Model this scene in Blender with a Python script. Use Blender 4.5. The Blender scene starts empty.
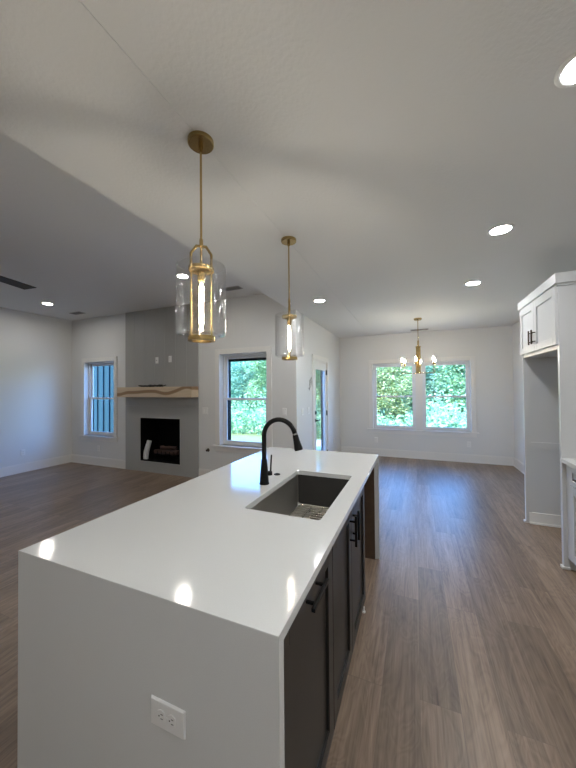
import bpy, bmesh, math, random
from mathutils import Vector, Matrix
PI = math.pi
scene = bpy.context.scene
COL = scene.collection
rnd = random.Random(7)

# ------------------------------------------------------------------ camera, sky, sun, exposure
def make_camera():
    yaw, pitch, roll = 0.393493, 0.0147776, 0.0085412
    f = Vector((-math.sin(yaw)*math.cos(pitch), math.cos(yaw)*math.cos(pitch), math.sin(pitch)))
    r = Vector((math.cos(yaw), math.sin(yaw), 0))
    d = -(r.cross(f))
    r2 = math.cos(roll)*r + math.sin(roll)*d
    d2 = -math.sin(roll)*r + math.cos(roll)*d
    cam = bpy.data.cameras.new('camera')
    cam.sensor_fit = 'VERTICAL'
    cam.sensor_height = 24.0
    cam.lens = 307.007/768*24.0
    cam.clip_start = 0.02
    cam.clip_end = 300
    o = bpy.data.objects.new('camera', cam)
    COL.objects.link(o)
    u = -d2
    b = -f
    o.matrix_world = Matrix(((r2.x, u.x, b.x, 0), (r2.y, u.y, b.y, 0), (r2.z, u.z, b.z, 1.545), (0, 0, 0, 1)))
    scene.camera = o
make_camera()

SKY = 9.5
SUN = 11.0
LED = 195.0
scene.view_settings.view_transform = 'Standard'
scene.view_settings.look = 'None'
scene.view_settings.gamma = 1.0
scene.view_settings.use_curve_mapping = False
scene.view_settings.exposure = 0.37

w = bpy.data.worlds.new('sky')
scene.world = w
w.use_nodes = True
nt = w.node_tree
nt.nodes.clear()
out = nt.nodes.new('ShaderNodeOutputWorld')
bg = nt.nodes.new('ShaderNodeBackground')
tcs = nt.nodes.new('ShaderNodeTexCoord')
sep = nt.nodes.new('ShaderNodeSeparateXYZ')
ramp = nt.nodes.new('ShaderNodeValToRGB')
ramp.color_ramp.elements[0].position = 0.0
ramp.color_ramp.elements[0].color = (0.50, 0.72, 0.95, 1)
ramp.color_ramp.elements[1].position = 0.75
ramp.color_ramp.elements[1].color = (0.09, 0.28, 0.85, 1)
el = ramp.color_ramp.elements.new(0.22)
el.color = (0.15, 0.43, 1.0, 1)
nt.links.new(tcs.outputs['Generated'], sep.inputs[0])
nt.links.new(sep.outputs['Z'], ramp.inputs[0])
nt.links.new(ramp.outputs[0], bg.inputs['Color'])
bg.inputs['Strength'].default_value = SKY
nt.links.new(bg.outputs[0], out.inputs['Surface'])
sl = bpy.data.lights.new('sun', 'SUN')
sl.energy = SUN
sl.angle = 0.01
sl.color = (1, 0.95, 0.86)
so = bpy.data.objects.new('sun', sl)
COL.objects.link(so)
so.rotation_euler = Vector((0.25, 0.8, -0.75)).to_track_quat('-Z', 'Y').to_euler()

# ------------------------------------------------------------------ materials
def mat(name, color, rough=0.5, metal=0.0, bump=0.0, bscale=200, var=0.0, vscale=8, emis=None, estr=0, spec=0.5, coat=0.0):
    m = bpy.data.materials.new(name)
    m.use_nodes = True
    n = m.node_tree.nodes
    L = m.node_tree.links
    p = n['Principled BSDF']
    p.inputs['Base Color'].default_value = (*color, 1)
    p.inputs['Roughness'].default_value = rough
    p.inputs['Metallic'].default_value = metal
    p.inputs['Specular IOR Level'].default_value = spec
    p.inputs['Coat Weight'].default_value = coat
    if emis:
        p.inputs['Emission Color'].default_value = (*emis, 1)
        p.inputs['Emission Strength'].default_value = estr
    tc = n.new('ShaderNodeTexCoord')
    if var:
        no = n.new('ShaderNodeTexNoise')
        no.inputs['Scale'].default_value = vscale
        no.inputs['Detail'].default_value = 4
        mx = n.new('ShaderNodeMix')
        mx.data_type = 'RGBA'
        mx.inputs[6].default_value = (*[c*(1-var) for c in color], 1)
        mx.inputs[7].default_value = (*[min(1, c*(1+var)) for c in color], 1)
        L.new(tc.outputs['Object'], no.inputs['Vector'])
        L.new(no.outputs['Fac'], mx.inputs[0])
        L.new(mx.outputs[2], p.inputs['Base Color'])
    if bump:
        no = n.new('ShaderNodeTexNoise')
        no.inputs['Scale'].default_value = bscale
        no.inputs['Detail'].default_value = 2
        b = n.new('ShaderNodeBump')
        b.inputs['Strength'].default_value = bump
        b.inputs['Distance'].default_value = 0.002
        L.new(tc.outputs['Object'], no.inputs['Vector'])
        L.new(no.outputs['Fac'], b.inputs['Height'])
        L.new(b.outputs[0], p.inputs['Normal'])
    return m

def glass_mat(name, edge=0.25, tint=(1, 1, 1), base=0.04, rough=0.0):
    """thin clear glass: mostly transparent, mirror reflection growing towards grazing angles"""
    m = bpy.data.materials.new(name)
    m.use_nodes = True
    n = m.node_tree.nodes
    L = m.node_tree.links
    n.remove(n['Principled BSDF'])
    t = n.new('ShaderNodeBsdfTransparent')
    t.inputs[0].default_value = (*tint, 1)
    g = n.new('ShaderNodeBsdfGlossy')
    g.inputs['Roughness'].default_value = rough
    lw = n.new('ShaderNodeLayerWeight')
    lw.inputs[0].default_value = edge
    ma = n.new('ShaderNodeMath')
    ma.operation = 'MULTIPLY_ADD'
    ma.inputs[1].default_value = 0.45 if edge > 0.3 else 0.6
    ma.inputs[2].default_value = base
    ma.use_clamp = True
    mx = n.new('ShaderNodeMixShader')
    if edge > 0.3:
        tc = n.new('ShaderNodeTexCoord')
        no = n.new('ShaderNodeTexNoise')
        no.inputs['Scale'].default_value = 38
        no.inputs['Detail'].default_value = 3
        bp = n.new('ShaderNodeBump')
        bp.inputs['Strength'].default_value = 0.3
        bp.inputs['Distance'].default_value = 0.006
        L.new(tc.outputs['Object'], no.inputs['Vector'])
        L.new(no.outputs['Fac'], bp.inputs['Height'])
        L.new(bp.outputs[0], g.inputs['Normal'])
    L.new(lw.outputs['Facing'] if edge > 0.3 else lw.outputs['Fresnel'], ma.inputs[0])
    L.new(ma.outputs[0], mx.inputs[0])
    L.new(t.outputs[0], mx.inputs[1])
    L.new(g.outputs[0], mx.inputs[2])
    L.new(mx.outputs[0], n['Material Output'].inputs[0])
    return m

def floor_mat():
    m = bpy.data.materials.new('oak_plank_floor')
    m.use_nodes = True
    n = m.node_tree.nodes
    L = m.node_tree.links
    p = n['Principled BSDF']
    tc = n.new('ShaderNodeTexCoord')
    mp = n.new('ShaderNodeMapping')
    mp.inputs['Rotation'].default_value = (0, 0, PI/2)
    L.new(tc.outputs['Object'], mp.inputs[0])
    br = n.new('ShaderNodeTexBrick')
    br.offset = 0.37
    br.inputs['Color1'].default_value = (0, 0, 0, 1)
    br.inputs['Color2'].default_value = (1, 1, 1, 1)
    br.inputs['Mortar'].default_value = (0.5, 0.5, 0.5, 1)
    br.inputs['Scale'].default_value = 1.0
    br.inputs['Mortar Size'].default_value = 0.0012
    br.inputs['Mortar Smooth'].default_value = 0.3
    br.inputs['Bias'].default_value = 0.0
    br.inputs['Brick Width'].default_value = 1.22
    br.inputs['Row Height'].default_value = 0.18
    L.new(mp.outputs[0], br.inputs['Vector'])
    # grain, stretched along the plank, shifted per plank
    off = n.new('ShaderNodeVectorMath')
    off.operation = 'MULTIPLY_ADD'
    off.inputs[1].default_value = (7, 13, 5)
    L.new(br.outputs['Color'], off.inputs[0])
    L.new(tc.outputs['Object'], off.inputs[2])
    mg = n.new('ShaderNodeMapping')
    mg.inputs['Scale'].default_value = (16, 1.1, 1)
    L.new(off.outputs[0], mg.inputs[0])
    g1 = n.new('ShaderNodeTexNoise')
    g1.inputs['Scale'].default_value = 1.6
    g1.inputs['Detail'].default_value = 8
    g1.inputs['Roughness'].default_value = 0.62
    g1.inputs['Distortion'].default_value = 0.6
    L.new(mg.outputs[0], g1.inputs['Vector'])
    mg2 = n.new('ShaderNodeMapping')
    mg2.inputs['Scale'].default_value = (130, 3.2, 1)
    L.new(off.outputs[0], mg2.inputs[0])
    g2 = n.new('ShaderNodeTexNoise')
    g2.inputs['Scale'].default_value = 1.0
    g2.inputs['Detail'].default_value = 4
    L.new(mg2.outputs[0], g2.inputs['Vector'])
    # cathedral figure and knots
    mg3 = n.new('ShaderNodeMapping')
    mg3.inputs['Scale'].default_value = (5.5, 1.5, 1)
    L.new(off.outputs[0], mg3.inputs[0])
    g3 = n.new('ShaderNodeTexNoise')
    g3.inputs['Scale'].default_value = 1.3
    g3.inputs['Detail'].default_value = 2
    g3.inputs['Distortion'].default_value = 1.0
    L.new(mg3.outputs[0], g3.inputs['Vector'])
    r3 = n.new('ShaderNodeMath')
    r3.operation = 'PINGPONG'
    r3.inputs[1].default_value = 0.045
    L.new(g3.outputs['Fac'], r3.inputs[0])
    cr = n.new('ShaderNodeValToRGB')
    cr.color_ramp.elements[0].position = 0.30
    cr.color_ramp.elements[0].color = (0.085, 0.055, 0.036, 1)
    cr.color_ramp.elements[1].position = 0.72
    cr.color_ramp.elements[1].color = (0.325, 0.235, 0.168, 1)
    e = cr.color_ramp.elements.new(0.5)
    e.color = (0.205, 0.143, 0.098, 1)
    s = n.new('ShaderNodeMath')
    s.operation = 'MULTIPLY_ADD'
    s.inputs[1].default_value = 0.30
    L.new(g2.outputs['Fac'], s.inputs[0])
    s0 = n.new('ShaderNodeMath')
    s0.operation = 'MULTIPLY_ADD'
    s0.inputs[1].default_value = 0.60
    s0.inputs[2].default_value = 0.025
    L.new(g1.outputs['Fac'], s0.inputs[0])
    L.new(s0.outputs[0], s.inputs[2])
    s2 = n.new('ShaderNodeMath')
    s2.operation = 'MULTIPLY_ADD'
    s2.inputs[1].default_value = 1.6
    L.new(r3.outputs[0], s2.inputs[0])
    L.new(s.outputs[0], s2.inputs[2])
    L.new(s2.outputs[0], cr.inputs[0])
    tone = n.new('ShaderNodeMapRange')
    tone.inputs[3].default_value = 0.78
    tone.inputs[4].default_value = 1.20
    L.new(br.outputs['Color'], tone.inputs[0])
    mul = n.new('ShaderNodeVectorMath')
    mul.operation = 'SCALE'
    L.new(cr.outputs[0], mul.inputs[0])
    L.new(tone.outputs[0], mul.inputs['Scale'])
    mo = n.new('ShaderNodeMix')
    mo.data_type = 'RGBA'
    mo.inputs[7].default_value = (0.14, 0.10, 0.075, 1)
    L.new(br.outputs['Fac'], mo.inputs[0])
    L.new(mul.outputs[0], mo.inputs[6])
    L.new(mo.outputs[2], p.inputs['Base Color'])
    p.inputs['Roughness'].default_value = 0.37
    b = n.new('ShaderNodeBump')
    b.inputs['Strength'].default_value = 0.25
    b.inputs['Distance'].default_value = 0.001
    L.new(g2.outputs['Fac'], b.inputs['Height'])
    L.new(b.outputs[0], p.inputs['Normal'])
    return m

def mantel_mat():
    m = bpy.data.materials.new('pale_hewn_wood')
    m.use_nodes = True
    n = m.node_tree.nodes
    L = m.node_tree.links
    p = n['Principled BSDF']
    tc = n.new('ShaderNodeTexCoord')
    sx = n.new('ShaderNodeSeparateXYZ')
    L.new(tc.outputs['Object'], sx.inputs[0])
    mp = n.new('ShaderNodeMapping')
    mp.inputs['Scale'].default_value = (1.25, 0.5, 0.2)
    L.new(tc.outputs['Object'], mp.inputs[0])
    no = n.new('ShaderNodeTexNoise')
    no.inputs['Scale'].default_value = 1.5
    no.inputs['Detail'].default_value = 0
    L.new(mp.outputs[0], no.inputs['Vector'])
    # z - wavy centre line -> brown heartwood streak
    a = n.new('ShaderNodeMath')
    a.operation = 'MULTIPLY_ADD'
    a.inputs[1].default_value = -0.30
    a.inputs[2].default_value = 0.145
    L.new(no.outputs['Fac'], a.inputs[0])
    d = n.new('ShaderNodeMath')
    L.new(sx.outputs['Z'], d.inputs[0])
    L.new(a.outputs[0], d.inputs[1])
    ab = n.new('ShaderNodeMath')
    ab.operation = 'ABSOLUTE'
    L.new(d.outputs[0], ab.inputs[0])
    cr = n.new('ShaderNodeValToRGB')
    cr.color_ramp.elements[0].position = 0.022
    cr.color_ramp.elements[0].color = (0.30, 0.19, 0.105, 1)
    cr.color_ramp.elements[1].position = 0.036
    cr.color_ramp.elements[1].color = (0.62, 0.50, 0.35, 1)
    L.new(ab.outputs[0], cr.inputs[0])
    mg = n.new('ShaderNodeMapping')
    mg.inputs['Scale'].default_value = (2, 40, 40)
    L.new(tc.outputs['Object'], mg.inputs[0])
    g = n.new('ShaderNodeTexNoise')
    g.inputs['Scale'].default_value = 1.0
    g.inputs['Detail'].default_value = 4
    L.new(mg.outputs[0], g.inputs['Vector'])
    tn = n.new('ShaderNodeMapRange')
    tn.inputs[3].default_value = 0.8
    tn.inputs[4].default_value = 1.15
    L.new(g.outputs['Fac'], tn.inputs[0])
    mu = n.new('ShaderNodeVectorMath')
    mu.operation = 'SCALE'
    L.new(cr.outputs[0], mu.inputs[0])
    L.new(tn.outputs[0], mu.inputs['Scale'])
    L.new(mu.outputs[0], p.inputs['Base Color'])
    p.inputs['Roughness'].default_value = 0.6
    return m

def leaf_mat(name, c1, c2):
    m = bpy.data.materials.new(name)
    m.use_nodes = True
    n = m.node_tree.nodes
    L = m.node_tree.links
    n.remove(n['Principled BSDF'])
    tc = n.new('ShaderNodeTexCoord')
    no = n.new('ShaderNodeTexNoise')
    no.inputs['Scale'].default_value = 2.2
    no.inputs['Detail'].default_value = 5
    L.new(tc.outputs['Object'], no.inputs['Vector'])
    cr = n.new('ShaderNodeValToRGB')
    cr.color_ramp.elements[0].position = 0.35
    cr.color_ramp.elements[0].color = (*c1, 1)
    cr.color_ramp.elements[1].position = 0.65
    cr.color_ramp.elements[1].color = (*c2, 1)
    L.new(no.outputs['Fac'], cr.inputs[0])
    d = n.new('ShaderNodeBsdfDiffuse')
    t = n.new('ShaderNodeBsdfTranslucent')
    mx = n.new('ShaderNodeMixShader')
    mx.inputs[0].default_value = 0.35
    L.new(cr.outputs[0], d.inputs[0])
    L.new(cr.outputs[0], t.inputs[0])
    L.new(d.outputs[0], mx.inputs[1])
    L.new(t.outputs[0], mx.inputs[2])
    L.new(mx.outputs[0], n['Material Output'].inputs[0])
    return m

WALL = mat('white_wall_paint', (0.70, 0.705, 0.70), 0.55, bump=0.15, bscale=160)
CEIL = mat('ceiling_orange_peel_paint', (0.71, 0.71, 0.705), 0.7, bump=0.8, bscale=60)
TRIM = mat('white_trim_paint', (0.76, 0.75, 0.73), 0.35)
FLOOR = floor_mat()
GREY = mat('grey_cladding_paint', (0.36, 0.362, 0.35), 0.5, bump=0.05, bscale=60)
QUARTZ = mat('white_quartz', (0.69, 0.70, 0.695), 0.10, var=0.05, vscale=260)
PLY = mat('brown_plywood', (0.085, 0.052, 0.031), 0.6, var=0.3, vscale=14)
DARK = mat('charcoal_cabinet_paint', (0.022, 0.020, 0.018), 0.38)
DARKIN = mat('dark_cabinet_inside', (0.03, 0.028, 0.026), 0.6)
BLACK = mat('matte_black_metal', (0.006, 0.006, 0.006), 0.36, spec=0.25)
STEEL = mat('brushed_stainless', (0.47, 0.455, 0.42), 0.46, metal=1.0, bump=0.05, bscale=400)
WIRE = mat('bright_steel_wire', (0.62, 0.61, 0.58), 0.2, metal=1.0)
BRASS = mat('brushed_brass', (0.46, 0.33, 0.14), 0.26, metal=1.0)
CAB = mat('white_cabinet_paint', (0.58, 0.585, 0.59), 0.32)
PLATE = mat('white_plastic', (0.80, 0.80, 0.79), 0.3)
SLOT = mat('dark_slot', (0.10, 0.10, 0.10), 0.6)
VINYL = mat('white_vinyl_sash', (0.74, 0.75, 0.76), 0.35)
EXTSHADE = mat('shaded_recess_trim', (0.022, 0.024, 0.024), 0.8, spec=0.1)  # shadow inside the exterior window recess, put into the trim's colour
EXTGREY = mat('grey_exterior_trim', (0.05, 0.05, 0.05), 0.8, spec=0.1)
PANE = glass_mat('window_glass', edge=0.15, base=0.0)
SHADE = glass_mat('clear_seeded_glass', edge=0.45, base=0.02)
BULBG = glass_mat('bulb_glass', edge=0.4, base=0.03, tint=(1, 0.96, 0.88))
MANTEL = mantel_mat()
FBOX = mat('black_firebox_steel', (0.004, 0.004, 0.004), 0.7, spec=0.1)
LOG = mat('charred_ceramic_log', (0.05, 0.024, 0.018), 0.8, var=0.5, vscale=20)
PAPER = mat('grey_white_paper', (0.62, 0.63, 0.64), 0.5, var=0.25, vscale=9)
CABLE = mat('dark_rubber_cable', (0.025, 0.023, 0.022), 0.5)
FANB = mat('dark_walnut_fan_blade', (0.028, 0.022, 0.019), 0.5)
VENTD = mat('shadowed_vent_duct', (0.03, 0.03, 0.03), 0.8)
VENTM = mat('painted_steel_vent', (0.30, 0.29, 0.28), 0.5)
BRONZE = mat('oil_rubbed_bronze', (0.06, 0.045, 0.035), 0.35, metal=0.8)
LEDM = mat('led_diffuser', (0.9, 0.9, 0.9), 0.5, emis=(0.97, 0.99, 1.0), estr=LED)
LEDL = mat('warm_led_diffuser', (0.9, 0.9, 0.9), 0.5, emis=(1.0, 0.95, 0.87), estr=LED*0.85)
FILAM = mat('warm_filament', (0.9, 0.6, 0.3), 0.5, emis=(1.0, 0.95, 0.86), estr=450)
FILAM_DIM = mat('warm_filament_dim', (0.9, 0.6, 0.3), 0.5, emis=(1.0, 0.93, 0.81), estr=150)
CANDLE = mat('warm_candle_bulb', (0.9, 0.6, 0.3), 0.5, emis=(1.0, 0.88, 0.70), estr=270)
SIDING = mat('blue_light_tinted_siding', (0.020, 0.048, 0.062), 0.8, spec=0.0)  # white siding; the blue outdoor light is put into its colour
CONC = mat('pale_concrete', (0.62, 0.60, 0.56), 0.8, var=0.1, vscale=3)
GRASS = mat('dry_grass', (0.17, 0.21, 0.06), 0.9, var=0.35, vscale=1.2)
BARK = mat('pale_bark', (0.42, 0.40, 0.36), 0.8, var=0.3, vscale=6)
LEAVES = [leaf_mat('leaves_fresh', (0.13, 0.27, 0.12), (0.46, 0.66, 0.36)),
          leaf_mat('leaves_cool', (0.10, 0.25, 0.15), (0.38, 0.62, 0.45)),
          leaf_mat('leaves_yellowing', (0.20, 0.30, 0.11), (0.62, 0.66, 0.36))]

# ------------------------------------------------------------------ mesh helpers
def B():
    return bmesh.new()

def box(bm, x0, x1, y0, y1, z0, z1):
    r = bmesh.ops.create_cube(bm, size=1.0)
    for v in r['verts']:
        v.co = Vector(((x0+x1)/2 + v.co.x*(x1-x0), (y0+y1)/2 + v.co.y*(y1-y0), (z0+z1)/2 + v.co.z*(z1-z0)))
    return r['verts']

def bevel(bm, off=0.002, seg=2, ang=30):
    es = [e for e in bm.edges if len(e.link_faces) == 2 and e.calc_face_angle(0) > math.radians(ang)]
    bm.faces.layers.int.new('flat')
    bmesh.ops.bevel(bm, geom=es, offset=off, segments=seg, profile=0.6, affect='EDGES', clamp_overlap=True)
    return bm

def bbox(x0, x1, y0, y1, z0, z1, bv=0.002):
    bm = B()
    box(bm, x0, x1, y0, y1, z0, z1)
    if bv:
        bevel(bm, bv)
    return bm

def loft(bm, loops, cap0=True, cap1=True, closed=True):
    rows = [[bm.verts.new(p) for p in lp] for lp in loops]
    n = len(rows[0])
    for a, b in zip(rows, rows[1:]):
        for i in range(n if closed else n-1):
            j = (i+1) % n
            bm.faces.new((a[i], a[j], b[j], b[i]))
    if cap0:
        bm.faces.new(rows[0][::-1])
    if cap1:
        bm.faces.new(rows[-1])

def lathe(bm, prof, c=(0, 0, 0), n=32, axis='Z', cap0=True, cap1=True):
    loops = []
    for r, h in prof:
        lp = []
        for i in range(n):
            a = 2*PI*i/n
            u, v = max(r, 1e-5)*math.cos(a), max(r, 1e-5)*math.sin(a)
            p = {'Z': (u, v, h), 'X': (h, u, v), 'Y': (v, h, u)}[axis]
            lp.append((p[0]+c[0], p[1]+c[1], p[2]+c[2]))
        loops.append(lp)
    loft(bm, loops, cap0, cap1)

def ring(bm, ri, ro, z0, z1, c=(0, 0, 0), n=32):
    loops = []
    for r, h in ((ri, z0), (ro, z0), (ro, z1), (ri, z1), (ri, z0)):
        loops.append([(c[0]+r*math.cos(2*PI*i/n), c[1]+r*math.sin(2*PI*i/n), c[2]+h) for i in range(n)])
    loft(bm, loops, False, False)
    bmesh.ops.remove_doubles(bm, verts=bm.verts, dist=1e-6)

def tube(bm, pts, rad, n=10, cap=True):
    pts = [Vector(p) for p in pts]
    rads = rad if isinstance(rad, (list, tuple)) else [rad]*len(pts)
    up = None
    loops = []
    for i, p in enumerate(pts):
        t = (pts[min(i+1, len(pts)-1)] - pts[max(i-1, 0)]).normalized()
        if up is None:
            up = t.orthogonal().normalized()
        else:
            up = (up - t*up.dot(t)).normalized()
        s = t.cross(up)
        loops.append([p + rads[i]*(math.cos(2*PI*k/n)*up + math.sin(2*PI*k/n)*s) for k in range(n)])
    loft(bm, loops, cap, cap)

def rrect(x0, x1, y0, y1, z, r, k=5):
    pts = []
    for cx, cy, a0 in ((x1-r, y1-r, 0), (x0+r, y1-r, 90), (x0+r, y0+r, 180), (x1-r, y0+r, 270)):
        for i in range(k+1):
            a = math.radians(a0 + 90*i/k)
            pts.append((cx+r*math.cos(a), cy+r*math.sin(a), z))
    return pts

def wloc(o):
    v = Vector((0, 0, 0))
    while o is not None:
        v += o.location
        o = o.parent
    return v

def obj(name, bm, m, parent=None, local=False, smooth=True):
    """links a bmesh as ONE mesh object; coordinates are world ones unless local"""
    bmesh.ops.recalc_face_normals(bm, faces=bm.faces)
    if bm.faces.layers.int.get('flat') is not None:
        smooth = False
    me = bpy.data.meshes.new(name)
    if parent is not None and not local:
        bmesh.ops.translate(bm, verts=bm.verts, vec=-wloc(parent))
    bm.to_mesh(me)
    bm.free()
    for mm in (m if isinstance(m, (list, tuple)) else [m]):
        me.materials.append(mm)
    if smooth:
        me.shade_smooth()
        me.set_sharp_from_angle(angle=math.radians(35))
    o = bpy.data.objects.new(name, me)
    COL.objects.link(o)
    o.parent = parent
    return o

def recenter(o):
    """moves a top-level mesh's origin to its base centre"""
    vs = [v.co for v in o.data.vertices]
    c = Vector(((min(v.x for v in vs)+max(v.x for v in vs))/2, (min(v.y for v in vs)+max(v.y for v in vs))/2, min(v.z for v in vs)))
    o.data.transform(Matrix.Translation(-c))
    o.location = c

def thing(name, label, cat, loc=(0, 0, 0), group=None, rz=0):
    o = bpy.data.objects.new(name, None)
    COL.objects.link(o)
    o.location = loc
    o.rotation_euler = (0, 0, rz)
    o['label'] = label
    o['category'] = cat
    if group:
        o['group'] = group
    return o

def tag(o, label, cat, group=None, kind=None):
    o['label'] = label
    o['category'] = cat
    if group:
        o['group'] = group
    if kind:
        o['kind'] = kind
    return o

def struct(name, bm, m, label, cat):
    o = obj(name, bm, m)
    o['kind'] = 'structure'
    return tag(o, label, cat)

def sthing(name, label, cat, loc=(0, 0, 0)):
    o = thing(name, label, cat, loc)
    o['kind'] = 'structure'
    return o

def copy_tree(o, parent=None):
    c = o.copy()
    COL.objects.link(c)
    if parent is not None:
        c.parent = parent
    for ch in list(o.children):
        copy_tree(ch, c)
    return c

def grid_wall(axis, p0, p1, u0, u1, z0, z1, holes):
    """a wall slab with real openings; axis is its normal ('X' or 'Y'), p0..p1 its thickness"""
    us = sorted({u0, u1, *[h[0] for h in holes], *[h[1] for h in holes]})
    zs = sorted({z0, z1, *[h[2] for h in holes], *[h[3] for h in holes]})
    bm = B()
    def solid(i, j):
        if i < 0 or j < 0 or i >= len(us)-1 or j >= len(zs)-1:
            return False
        cu, cz = (us[i]+us[i+1])/2, (zs[j]+zs[j+1])/2
        return not any(h[0] < cu < h[1] and h[2] < cz < h[3] for h in holes)
    def P(p, u, z):
        return (u, p, z) if axis == 'Y' else (p, u, z)
    def f(*pts):
        bm.faces.new([bm.verts.new(p) for p in pts])
    for i in range(len(us)-1):
        for j in range(len(zs)-1):
            if not solid(i, j):
                continue
            a, b, c, d = us[i], us[i+1], zs[j], zs[j+1]
            for p in (p0, p1):
                f(P(p, a, c), P(p, b, c), P(p, b, d), P(p, a, d))
            if not solid(i-1, j): f(P(p0, a, c), P(p1, a, c), P(p1, a, d), P(p0, a, d))
            if not solid(i+1, j): f(P(p0, b, c), P(p1, b, c), P(p1, b, d), P(p0, b, d))
            if not solid(i, j-1): f(P(p0, a, c), P(p0, b, c), P(p1, b, c), P(p1, a, c))
            if not solid(i, j+1): f(P(p0, a, d), P(p0, b, d), P(p1, b, d), P(p1, a, d))
    bmesh.ops.remove_doubles(bm, verts=bm.verts, dist=1e-5)
    return bm

# ------------------------------------------------------------------ setting: measures
KC, LC = 2.745, 3.06            # kitchen and living room ceiling heights
YB, YL = 7.25, 4.36             # dining wall and living room wall
XD, XR, XL = -1.67, 1.77, -6.90 # door wall, right wall, left wall
YF = -3.2
WT = 0.16
WD = 0.115
BEAM = -1.755
W1 = (-0.905, 1.045, 0.615, 2.09)       # dining opening (both windows)
W3 = (-3.057, -2.170, 0.600, 2.13)      # living room, right of the fireplace
W4 = (-6.475, -5.590, 0.600, 2.13)      # living room, left of the fireplace
DO = (5.215, 6.085, 0.0, 2.065)         # glazed door opening
FB = (-4.86, -3.90, 0.20, 1.015)        # firebox opening

struct('floor', bbox(XL-0.3, XR+0.3, YF-0.3, YB+0.16, -0.12, 0, 0), FLOOR, 'brown oak plank floor running through both rooms', 'floor')
bm = B()
box(bm, BEAM, -0.940, YF-0.3, YB+0.3, KC, KC+0.003)
box(bm, -0.936, XR+0.3, YF-0.3, YB+0.3, KC, KC+0.003)
box(bm, BEAM, XR+0.3, YF-0.3, YB+0.3, KC+0.003, LC+0.3)
struct('ceiling', bm, CEIL, 'lower white textured ceiling over the island and dining area', 'ceiling')
struct('ceiling_living', bbox(XL-0.3, BEAM, YF-0.3, YL+WT, LC, LC+0.3, 0), CEIL, 'higher white ceiling over the living room', 'ceiling')
struct('wall_back', grid_wall('Y', YB, YB+WT, XD-WT, XR+WT, 0, KC, [W1]), WALL, 'dining wall with the double window', 'wall')
struct('wall_right', bbox(XR, XR+WT, YF, YB, 0, KC, 0), WALL, 'right wall behind the white cabinets', 'wall')
struct('wall_front', bbox(XL, XR, YF-WT, YF, 0, LC, 0), WALL, 'wall behind the viewer', 'wall')
struct('wall_left', bbox(XL-WT, XL, YF-WT, YL+WT, 0, LC, 0), WALL, 'bare left wall of the living room', 'wall')
struct('wall_living', grid_wall('Y', YL, YL+WT, XL, XD, 0, LC, [W3, W4, FB]), WALL, 'living room wall around the fireplace and two windows', 'wall')
struct('wall_door', grid_wall('X', XD-WD, XD, YL+WT, YB, 0, KC, [DO]), WALL, 'side wall with the glazed back door', 'wall')

def baseboard(name, label, segs):
    bm = B()
    for x0, x1, y0, y1, axis, sgn in segs:
        # axis: direction of the run; sgn: side the board sticks out to
        for t, z0, z1 in ((0.016, 0, 0.150), (0.010, 0.150, 0.165), (0.028, 0, 0.018)):
            if axis == 'X':
                box(bm, x0, x1, min(y0, y0+sgn*t), max(y0, y0+sgn*t), z0, z1)
            else:
                box(bm, min(x0, x0+sgn*t), max(x0, x0+sgn*t), y0, y1, z0, z1)
    o = obj(name, bm, TRIM)
    o['kind'] = 'structure'
    tag(o, label, 'baseboard')

FPX0, FPX1 = -5.254, -3.497
baseboard('baseboard_back', 'white baseboard under the double window', [(XD, XR, YB, YB, 'X', -1)])
baseboard('baseboard_right', 'white baseboard on the right wall past the tall cabinet', [(XR, XR, 4.31, YB, 'Y', -1)])
baseboard('baseboard_left', 'white baseboard along the bare left wall', [(XL, XL, YF, YL, 'Y', 1)])
baseboard('baseboard_living', 'white baseboard either side of the fireplace', [(XL, FPX0, YL, YL, 'X', -1), (FPX1, XD, YL, YL, 'X', -1)])
baseboard('baseboard_door', 'white baseboard either side of the glazed door', [(XD, XD, YL, DO[0]-0.09, 'Y', 1), (XD, XD, DO[1]+0.09, YB, 'Y', 1)])

# ------------------------------------------------------------------ windows
def casing(parent, y, o, sill_pad=0.045, cw=0.088, name='casing'):
    x0, x1, z0, z1 = o
    bm = B()
    box(bm, x0-cw, x0, y-0.018, y, z0, z1+cw)
    box(bm, x1, x1+cw, y-0.018, y, z0, z1+cw)
    box(bm, x0, x1, y-0.018, y, z1, z1+cw)
    obj(name, bevel(bm, 0.002, 1), TRIM, parent)
    bm = B()
    box(bm, x0-cw-sill_pad, x1+cw+sill_pad, y-0.045, y+0.08, z0-0.022, z0)
    obj('window_sill', bevel(bm, 0.004, 2), TRIM, parent)
    obj('apron', bbox(x0-cw, x1+cw, y-0.016, y, z0-0.10, z0-0.022), TRIM, parent)

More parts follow.
